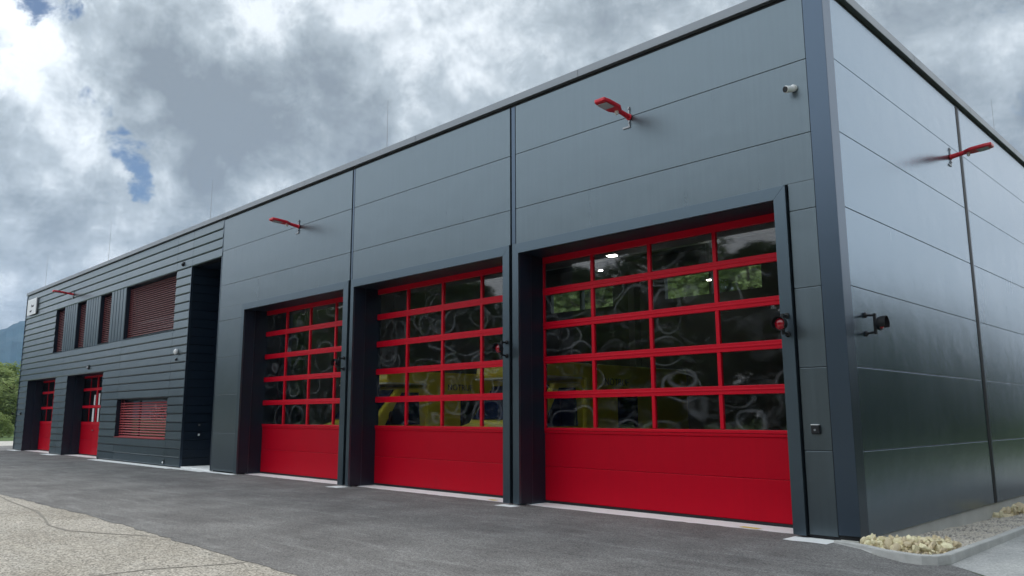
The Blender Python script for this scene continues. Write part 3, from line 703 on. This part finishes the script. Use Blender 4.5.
# rocks
rmesh = []
for k in range(7):
    b = bmesh.new(); blob(b, (0, 0, 0), 1., (1.35, .95, .6), 100 + k, 1, .2); bmesh.ops.bevel(b, geom=b.edges[:], offset=.06, segments=1, affect='EDGES')
    me = bpy.data.meshes.new('rock'); b.to_mesh(me); b.free(); me.materials.append(M['rock']); rmesh.append(me)
def rocks(n, cx, cy, ax, ay, rot, hmax, rs, lab, grp, seed, ok):
    rnd = random.Random(seed); placed = []; t_ = 0
    while len(placed) < n and t_ < 6000:
        t_ += 1
        a = rnd.uniform(0, 6.283); q = math.sqrt(rnd.random()); ex, ey = q * math.cos(a) * ax, q * math.sin(a) * ay
        x = cx + ex * math.cos(rot) - ey * math.sin(rot); y = cy + ex * math.sin(rot) + ey * math.cos(rot)
        if not ok(x, y): continue
        r = rnd.uniform(*rs)
        z = bedz(x, y) + r * .55
        for px, py, pz, pr in placed:
            d = math.hypot(px - x, py - y); m_ = (pr + r) * .80
            if d < m_: z = max(z, pz + math.sqrt(m_ * m_ - d * d) * .8)
        if z > bedz(x, y) + r + hmax * (1 - q * q): continue
        placed.append((x, y, z, r))
        o = bpy.data.objects.new('rock', rnd.choice(rmesh)); COL.objects.link(o); o.location = (x, y, z); o.scale = (r, r * rnd.uniform(.8, 1.1), r * rnd.uniform(.75, 1.05)); o.rotation_euler = (rnd.uniform(0, 6), rnd.uniform(0, 6), rnd.uniform(0, 6))
        tag(o, lab, 'rock', grp)
rocks(240, .50, -.15, .68, .50, R(8), .10, (.022, .058), 'one of the pale sandstone rocks heaped at the building corner behind the kerb', 'pale rocks heaped at the corner', 21, lambda x, y: x > .03 and inbed(x + .0, y - .05) and x < 1.06)
rocks(10, .08, -.22, .2, .12, R(-30), .03, (.045, .07), 'one of the pale sandstone rocks heaped at the building corner behind the kerb', 'pale rocks heaped at the corner', 22, lambda x, y: x > .06 and inbed(x, y - .05))
rocks(34, .26, 6.05, .26, .42, 0, .12, (.04, .08), 'one of the few pale rocks in the second small heap farther along the side wall', 'pale rocks in the second heap', 23, lambda x, y: x > .05)

# ------------------------------------------------------------------ vegetation
def tree_meshes(seed, H, Rr, n, leaf, trunk=True):
    rnd = random.Random(seed)
    bt = MB()
    cl = []
    bt.tube((0, 0, -.1), (.1, 0, H * .35), H * .028, H * .02, n=8); bt.tube((.1, 0, H * .35), (0, .1, H * .8), H * .02, H * .006, n=8)
    for k in range(9):
        a = rnd.uniform(0, 6.283); z = H * rnd.uniform(.22, .7); L = Rr * rnd.uniform(.5, .9)
        bt.tube((.05, 0, z), (L * math.cos(a), L * math.sin(a), z + L * .6), H * .009, H * .003, n=6)
    for k in range(30):
        a = rnd.uniform(0, 6.283); z = rnd.uniform(.14, .93); rad = Rr * math.sin(min(1, z * 1.1) * math.pi * .93) ** .6 * rnd.uniform(.25, 1.)
        cl.append((rad * math.cos(a), rad * math.sin(a), z * H, Rr * rnd.uniform(.22, .42)))
    bl = bmesh.new()
    for k in range(n):
        cx, cy, cz, cr = rnd.choice(cl)
        d = Vector((rnd.gauss(0, 1), rnd.gauss(0, 1), rnd.gauss(0, 1))).normalized() * cr * rnd.uniform(.5, 1.05)
        c = Vector((cx, cy, cz)) + d; c.z = max(c.z, .05)
        u = Vector((rnd.gauss(0, 1), rnd.gauss(0, 1), rnd.gauss(0, .6))).normalized(); v = u.orthogonal().normalized(); s = leaf * rnd.uniform(.6, 1.4)
        vv = [bl.verts.new(c + u * s), bl.verts.new(c + v * s * .6), bl.verts.new(c - u * s), bl.verts.new(c - v * s * .6)]; bl.faces.new(vv)
    me = bpy.data.meshes.new('crown'); bl.to_mesh(me); bl.free()
    bmesh.ops.recalc_face_normals(bt.bm, faces=bt.bm.faces[:]); mt = bpy.data.meshes.new('trunk'); bt.bm.to_mesh(mt); bt.bm.free(); mt.materials.append(M['bark'])
    return me, mt
def tree(name, meshes, loc, sc, rz, lab, cat, grp, m):
    e = empty(name, loc, rz); e.scale = sc
    me = meshes[0]
    key = me.name + m.name
    if not hasattr(tree, 'c'): tree.c = {}
    if key not in tree.c:
        mm = me.copy(); mm.materials.clear(); mm.materials.append(m); tree.c[key] = mm
    c = bpy.data.objects.new('crown', tree.c[key]); COL.objects.link(c); c.parent = e
    t = bpy.data.objects.new('trunk', meshes[1]); COL.objects.link(t); t.parent = e
    tag(e, lab, cat, grp); return e
TA = [tree_meshes(50 + i, 10., 3.6, 9000, .17) for i in range(3)]
TB = tree_meshes(77, 1.9, .95, 5000, .05)
CAM = Vector((4.0, -10.135, 1.55))
def polar(az, d): a = R(az); return (CAM.x - math.sin(a) * d, CAM.y + math.cos(a) * d)
rnd = random.Random(4)
spots = [(79.6, 88, .62), (78.3, 96, .66), (77.2, 90, .6), (76.1, 95, .62), (74.6, 92, .6), (80.8, 84, .7), (77.8, 104, .74), (79.0, 108, .8)]
labs = ['leafy green tree at the left edge of the photo, third from the building end', 'tall green tree beyond the building end near the left edge', 'green tree right beside the far building end']
for i, (az, d, s) in enumerate(spots):
    x, y = polar(az, d)
    lab = labs[i] if i < 3 else ['leafy tree mostly hidden behind the far building end', 'leafy tree hidden behind the wing roof', 'large leafy tree outside the left edge of the view', 'taller tree behind the front row at the left', 'tallest tree at the back of the left group'][i - 3]
    tree('leafy_tree', TA[i % 3], (x, y, 0), (s * 1.25, s * 1.25, s), rnd.uniform(0, 6), lab, 'tree', 'green trees beyond the far end of the building', M['leafbright'])
x, y = polar(77.75, 72); tree('round_bush', TB, (x, y, 0), (1.1, 1.1, .95), 0, 'round clipped light green bush on the grass at the far left', 'bush', None, M['leafbright'])
# trees across the road, behind the viewer (they show as reflections in the glass and metal)
k = 0
for i in range(56):
    xx = -125 + i * 3.3 + rnd.uniform(-1, 1); yy = -48 + rnd.uniform(-7, 7); s = rnd.uniform(1.35, 1.8)
    tree('roadside_tree', TA[i % 3], (xx, yy, 0), (s * 1.2, s * 1.2, s), rnd.uniform(0, 6), 'dark tree of the row opposite the fire station', 'tree', 'trees opposite the fire station', M['leaf'])
for i in range(16):
    yy = -36 + i * 5.2 + rnd.uniform(-1, 1); xx = 46 + rnd.uniform(-4, 4); s = rnd.uniform(.75, 1.05)
    tree('roadside_tree', TA[(i + 1) % 3], (xx, yy, 0), (s * 1.3, s * 1.3, s), rnd.uniform(0, 6), 'dark tree of the row facing the side wall', 'tree', 'trees facing the side wall', M['leafdark'])
for i in range(10):
    xx = -37 + i * 2.6 + rnd.uniform(-.6, .6); yy = 26 + rnd.uniform(-1.5, 3); s = rnd.uniform(.62, .78) * 1.75; yy += 3
    tree('backyard_tree', TA[i % 3], (xx, yy, 0), (s * 1.3, s * 1.3, s), rnd.uniform(0, 6), 'tree behind the hall, glimpsed through its rear windows', 'tree', 'trees behind the hall', M['leafbright'])
HB = tree_meshes(91, 2.4, 1.7, 6000, .06)
for i in range(17):
    hy_ = 0.5 + i * 2.5; hs_ = (1.0 if hy_ < 13 else 2.35 - max(0, hy_ - 18) * .045) * rnd.uniform(.92, 1.1)
    tree('hedge_bush', HB, (6.6 + rnd.uniform(-.3, .3), hy_, 0), (1.1, 1.1, hs_), rnd.uniform(0, 6), 'dense dark bush of the hedge facing the side wall', 'bush', 'hedge bushes facing the side wall', M['leafdark'])
# hill
hm = bmesh.new(); na, nr = 220, 14; V = []
hr = random.Random(8)
for i in range(na + 1):
    az = 55 + 70 * i / na; row = []
    for j in range(nr + 1):
        t = j / nr; d = 1000 + 900 * t
        hgt = (200 + 26 * math.sin(az * .19 + 1.1) + 9 * math.sin(az * 1.1) + 4 * math.sin(az * 2.7) - 14) * math.sin(t * math.pi * .5) ** .9 + hr.uniform(-5, 5) * (t > 0)
        x, y = polar(az, d); row.append(hm.verts.new((x, y, hgt - 2)))
    V.append(row)
for i in range(na):
    for j in range(nr): hm.faces.new((V[i][j], V[i+1][j], V[i+1][j+1], V[i][j+1]))
me = bpy.data.meshes.new('hill'); hm.to_mesh(me); hm.free(); me.materials.append(M['hill'])
o = bpy.data.objects.new('hill', me); COL.objects.link(o); tag(o, kind='structure')
# haze
w = MB(); w.box(-2600, 300, -700, 1700, -1.6, 330)
hz = w.build('haze', M['grass']); hz.data.materials.clear()
hmn = bpy.data.materials.new('haze_air'); hmn.use_nodes = True; t = hmn.node_tree; t.nodes.clear()
out = N(t, 'ShaderNodeOutputMaterial'); pv = N(t, 'ShaderNodeVolumePrincipled'); pv.inputs['Color'].default_value = (.32, .56, .95, 1); pv.inputs['Density'].default_value = .00017
t.links.new(pv.outputs[0], out.inputs['Volume']); hz.data.materials.append(hmn); tag(hz, 'thin pale blue haze in front of the far wooded hill', 'haze', kind='stuff')

# ------------------------------------------------------------------ sky
SUN_EL, SUN_AZ = 58, -38      # azimuth measured from +y towards +x
wd = bpy.data.worlds.new('World'); S.world = wd; wd.use_nodes = True; t = wd.node_tree; t.nodes.clear(); L = t.links
wo = N(t, 'ShaderNodeOutputWorld'); sky = N(t, 'ShaderNodeTexSky', sky_type='NISHITA', sun_disc=False)
sky.sun_elevation = R(SUN_EL); sky.sun_rotation = R(SUN_AZ); sky.air_density = 1.; sky.dust_density = .3; sky.ozone_density = 3.
bs = N(t, 'ShaderNodeBackground', i_Strength=.06); L.new(sky.outputs[0], bs.inputs['Color'])
tc = N(t, 'ShaderNodeTexCoord'); nrm = N(t, 'ShaderNodeVectorMath', operation='NORMALIZE'); L.new(tc.outputs['Generated'], nrm.inputs[0])
sx = N(t, 'ShaderNodeSeparateXYZ'); L.new(nrm.outputs[0], sx.inputs[0])
def math_(op, a, b=None, c=None, clamp=False):
    n = N(t, 'ShaderNodeMath', operation=op, use_clamp=clamp)
    for i, v in enumerate((a, b, c)):
        if v is None: continue
        if isinstance(v, (int, float)): n.inputs[i].default_value = v
        else: L.new(v, n.inputs[i])
    return n.outputs[0]
zz = math_('ADD', math_('MAXIMUM', sx.outputs['Z'], 0.), .22)
px = math_('DIVIDE', sx.outputs['X'], zz); py = math_('DIVIDE', sx.outputs['Y'], zz)
cb = N(t, 'ShaderNodeCombineXYZ'); L.new(px, cb.inputs[0]); L.new(py, cb.inputs[1])
def noise(vec, sc, det, ro, dist=0., off=0.):
    mp = N(t, 'ShaderNodeMapping'); mp.inputs['Location'].default_value = (off, off * .3, off * .7); L.new(vec, mp.inputs['Vector'])
    n = N(t, 'ShaderNodeTexNoise', i_Scale=sc, i_Detail=det, i_Roughness=ro, i_Distortion=dist); L.new(mp.outputs[0], n.inputs['Vector']); return n
wn = noise(nrm.outputs[0], 5.5, 7., .6, .2, 3.)
wv = N(t, 'ShaderNodeVectorMath', operation='SUBTRACT'); L.new(wn.outputs['Color'], wv.inputs[0]); wv.inputs[1].default_value = (.5, .5, .5)
dv = N(t, 'ShaderNodeVectorMath', operation='MULTIPLY_ADD'); L.new(wv.outputs[0], dv.inputs[0]); dv.inputs[1].default_value = (.22, .22, .22); L.new(nrm.outputs[0], dv.inputs[2])
dn = N(t, 'ShaderNodeVectorMath', operation='NORMALIZE'); L.new(dv.outputs[0], dn.inputs[0])
# pixel -> direction (used only to choose where in the sky each cloud bank stands)
F, PI_, RO_, YA = 780.3, R(9.34), R(-.09), R(45.39)
fw = Vector((-math.sin(YA) * math.cos(PI_), math.cos(YA) * math.cos(PI_), math.sin(PI_))); rt = Vector((math.cos(YA), math.sin(YA), 0)); up = rt.cross(fw)
def sdir(u, v): return (fw + rt * (u - 502) / F - up * (v - 288) / F).normalized()
def bank(u, v, rad, soft=.5):
    n = N(t, 'ShaderNodeVectorMath', operation='DISTANCE'); L.new(dn.outputs[0], n.inputs[0]); n.inputs[1].default_value = sdir(u, v)
    mr = N(t, 'ShaderNodeMapRange', interpolation_type='SMOOTHSTEP'); r = rad / F
    mr.inputs['From Min'].default_value = r * (1 - soft); mr.inputs['From Max'].default_value = r * (1 + soft); mr.inputs['To Min'].default_value = 1; mr.inputs['To Max'].default_value = 0
    L.new(n.outputs['Value'], mr.inputs['Value']); return mr.outputs[0]
def addup(lst):
    a = None
    for v, w_ in lst:
        s_ = math_('MULTIPLY', v, w_); a = s_ if a is None else math_('ADD', a, s_)
    return a
dark = addup([(bank(130, 45, 40, .7), .5), (bank(190, 85, 60, .6), .62), (bank(260, 120, 70, .6), .5), (bank(340, 150, 75, .6), .5), (bank(210, 150, 55, .6), .45), (bank(430, 160, 70, .7), .35), (bank(60, 190, 55, .7), .35), (bank(25, 270, 50, .8), .25), (bank(560, 90, 90, .8), .15), (bank(900, 90, 160, .8), .3), (bank(330, 60, 40, .7), .25), (bank(230, 195, 45, .7), .35), (bank(20, 120, 30, .7), .25)])
brite = addup([(bank(300, 15, 60, .8), .3), (bank(50, 90, 35, .7), .4), (bank(55, 145, 35, .6), .45), (bank(150, 120, 16, .7), .6), (bank(275, 190, 22, .8), .6), (bank(240, 40, 35, .8), .35), (bank(90, 260, 45, .8), .35), (bank(15, 40, 30, .7), .3), (bank(440, 30, 110, .9), .30), (bank(15, 330, 60, .8), .25), (bank(470, 90, 70, .9), .2)])
blue = addup([(bank(128, 178, 15, .7), .9), (bank(105, 148, 16, .8), .6), (bank(96, 108, 12, .8), .5), (bank(60, 10, 26, .7), .7), (bank(20, 8, 20, .8), .6), (bank(30, 30, 14, .8), .4), (bank(278, 24, 10, .9), .5), (bank(85, 55, 12, .9), .3), (bank(240, 2, 8, .9), .3)])
n1 = noise(cb.outputs[0], 2.6, 9., .62, .25, 0.); n2 = noise(cb.outputs[0], 1.0, 6., .55, .2, 9.)
n4 = noise(nrm.outputs[0], 14., 8., .62, .3, 5.)
val = math_('ADD', math_('MULTIPLY', math_('SUBTRACT', n1.outputs['Fac'], .5), 1.5), math_('MULTIPLY', math_('SUBTRACT', n2.outputs['Fac'], .5), .6))
val = math_('ADD', val, math_('ADD', math_('MULTIPLY', math_('SUBTRACT', n4.outputs['Fac'], .5), 1.7), math_('MULTIPLY', math_('SUBTRACT', noise(nrm.outputs[0], 34., 6., .6, .2, 15.).outputs['Fac'], .5), .5)))
def lift(d, rad, soft, amt):
    n = N(t, 'ShaderNodeVectorMath', operation='DISTANCE'); L.new(nrm.outputs[0], n.inputs[0]); n.inputs[1].default_value = Vector(d).normalized()
    mr = N(t, 'ShaderNodeMapRange', interpolation_type='SMOOTHSTEP'); mr.inputs['From Min'].default_value = rad * (1 - soft); mr.inputs['From Max'].default_value = rad * (1 + soft); mr.inputs['To Min'].default_value = amt; mr.inputs['To Max'].default_value = 0
    L.new(n.outputs['Value'], mr.inputs['Value']); return mr.outputs[0]
val = math_('ADD', math_('ADD', val, .50), math_('SUBTRACT', math_('ADD', math_('MULTIPLY', brite, .62), math_('ADD', lift((-.5, -.8, .5), .9, .4, .85), lift((.4, .85, .4), .45, .4, .6))), math_('MULTIPLY', dark, .5)))
cr = N(t, 'ShaderNodeValToRGB'); e = cr.color_ramp.elements
e[0].position = .0; e[0].color = (.225, .262, .295, 1); e[1].position = 1.; e[1].color = (.72, .77, .81, 1)
q = e.new(.25); q.color = (.285, .33, .365, 1); q = e.new(.6); q.color = (.41, .465, .505, 1)
L.new(val, cr.inputs['Fac'])
bc = N(t, 'ShaderNodeBackground'); L.new(cr.outputs['Color'], bc.inputs['Color']); L.new(math_('ADD', math_('MULTIPLY', math_('ADD', lift((-.5, -.8, .5), .9, .4, .75), lift((.4, .85, .4), .45, .4, .35)), math_('MINIMUM', math_('MAXIMUM', val, 0.), 1.)), 1.13), bc.inputs['Strength'])
n3 = noise(nrm.outputs[0], 16., 9., .68, .5, 21.)
bm2 = math_('ADD', blue, math_('MULTIPLY', math_('SUBTRACT', n3.outputs['Fac'], .6), 3.2))
bm3 = N(t, 'ShaderNodeMapRange', interpolation_type='SMOOTHSTEP'); bm3.inputs['From Min'].default_value = .12; bm3.inputs['From Max'].default_value = .75; bm3.inputs['To Max'].default_value = .95; L.new(bm2, bm3.inputs['Value'])
ms = N(t, 'ShaderNodeMixShader'); L.new(bm3.outputs[0], ms.inputs['Fac']); L.new(bc.outputs[0], ms.inputs[1]); L.new(bs.outputs[0], ms.inputs[2]); L.new(ms.outputs[0], wo.inputs['Surface'])
# sun behind thin cloud
sl = bpy.data.lights.new('sun', 'SUN'); sl.energy = 1.3; sl.angle = R(22); sl.color = (1, .96, .9)
so = bpy.data.objects.new('sun', sl); COL.objects.link(so)
sd = Vector((math.sin(R(SUN_AZ)) * math.cos(R(SUN_EL)), math.cos(R(SUN_AZ)) * math.cos(R(SUN_EL)), math.sin(R(SUN_EL))))
so.rotation_euler = sd.to_track_quat('Z', 'Y').to_euler(); so.location = (0, 0, 40)

# ------------------------------------------------------------------ camera
cd = bpy.data.cameras.new('camera'); co = bpy.data.objects.new('camera', cd); COL.objects.link(co)
rt2 = rt * math.cos(RO_) + up * math.sin(RO_); up2 = -rt * math.sin(RO_) + up * math.cos(RO_)
co.matrix_world = Matrix(((rt2.x, up2.x, -fw.x, CAM.x), (rt2.y, up2.y, -fw.y, CAM.y), (rt2.z, up2.z, -fw.z, CAM.z), (0, 0, 0, 1)))
cd.sensor_fit = 'HORIZONTAL'; cd.sensor_width = 36; cd.lens = F / 1024 * 36; cd.shift_x = 10 / 1024; cd.clip_start = .05; cd.clip_end = 9000
S.camera = co
S.view_settings.view_transform = 'Standard'; S.view_settings.look = 'None'; S.view_settings.exposure = .27; S.view_settings.gamma = 1
S.render.resolution_x = 1024; S.render.resolution_y = 576
S.cycles.max_bounces = 10; S.cycles.transparent_max_bounces = 12; S.cycles.volume_bounces = 0
try: S.cycles.use_denoising = True
except Exception: pass
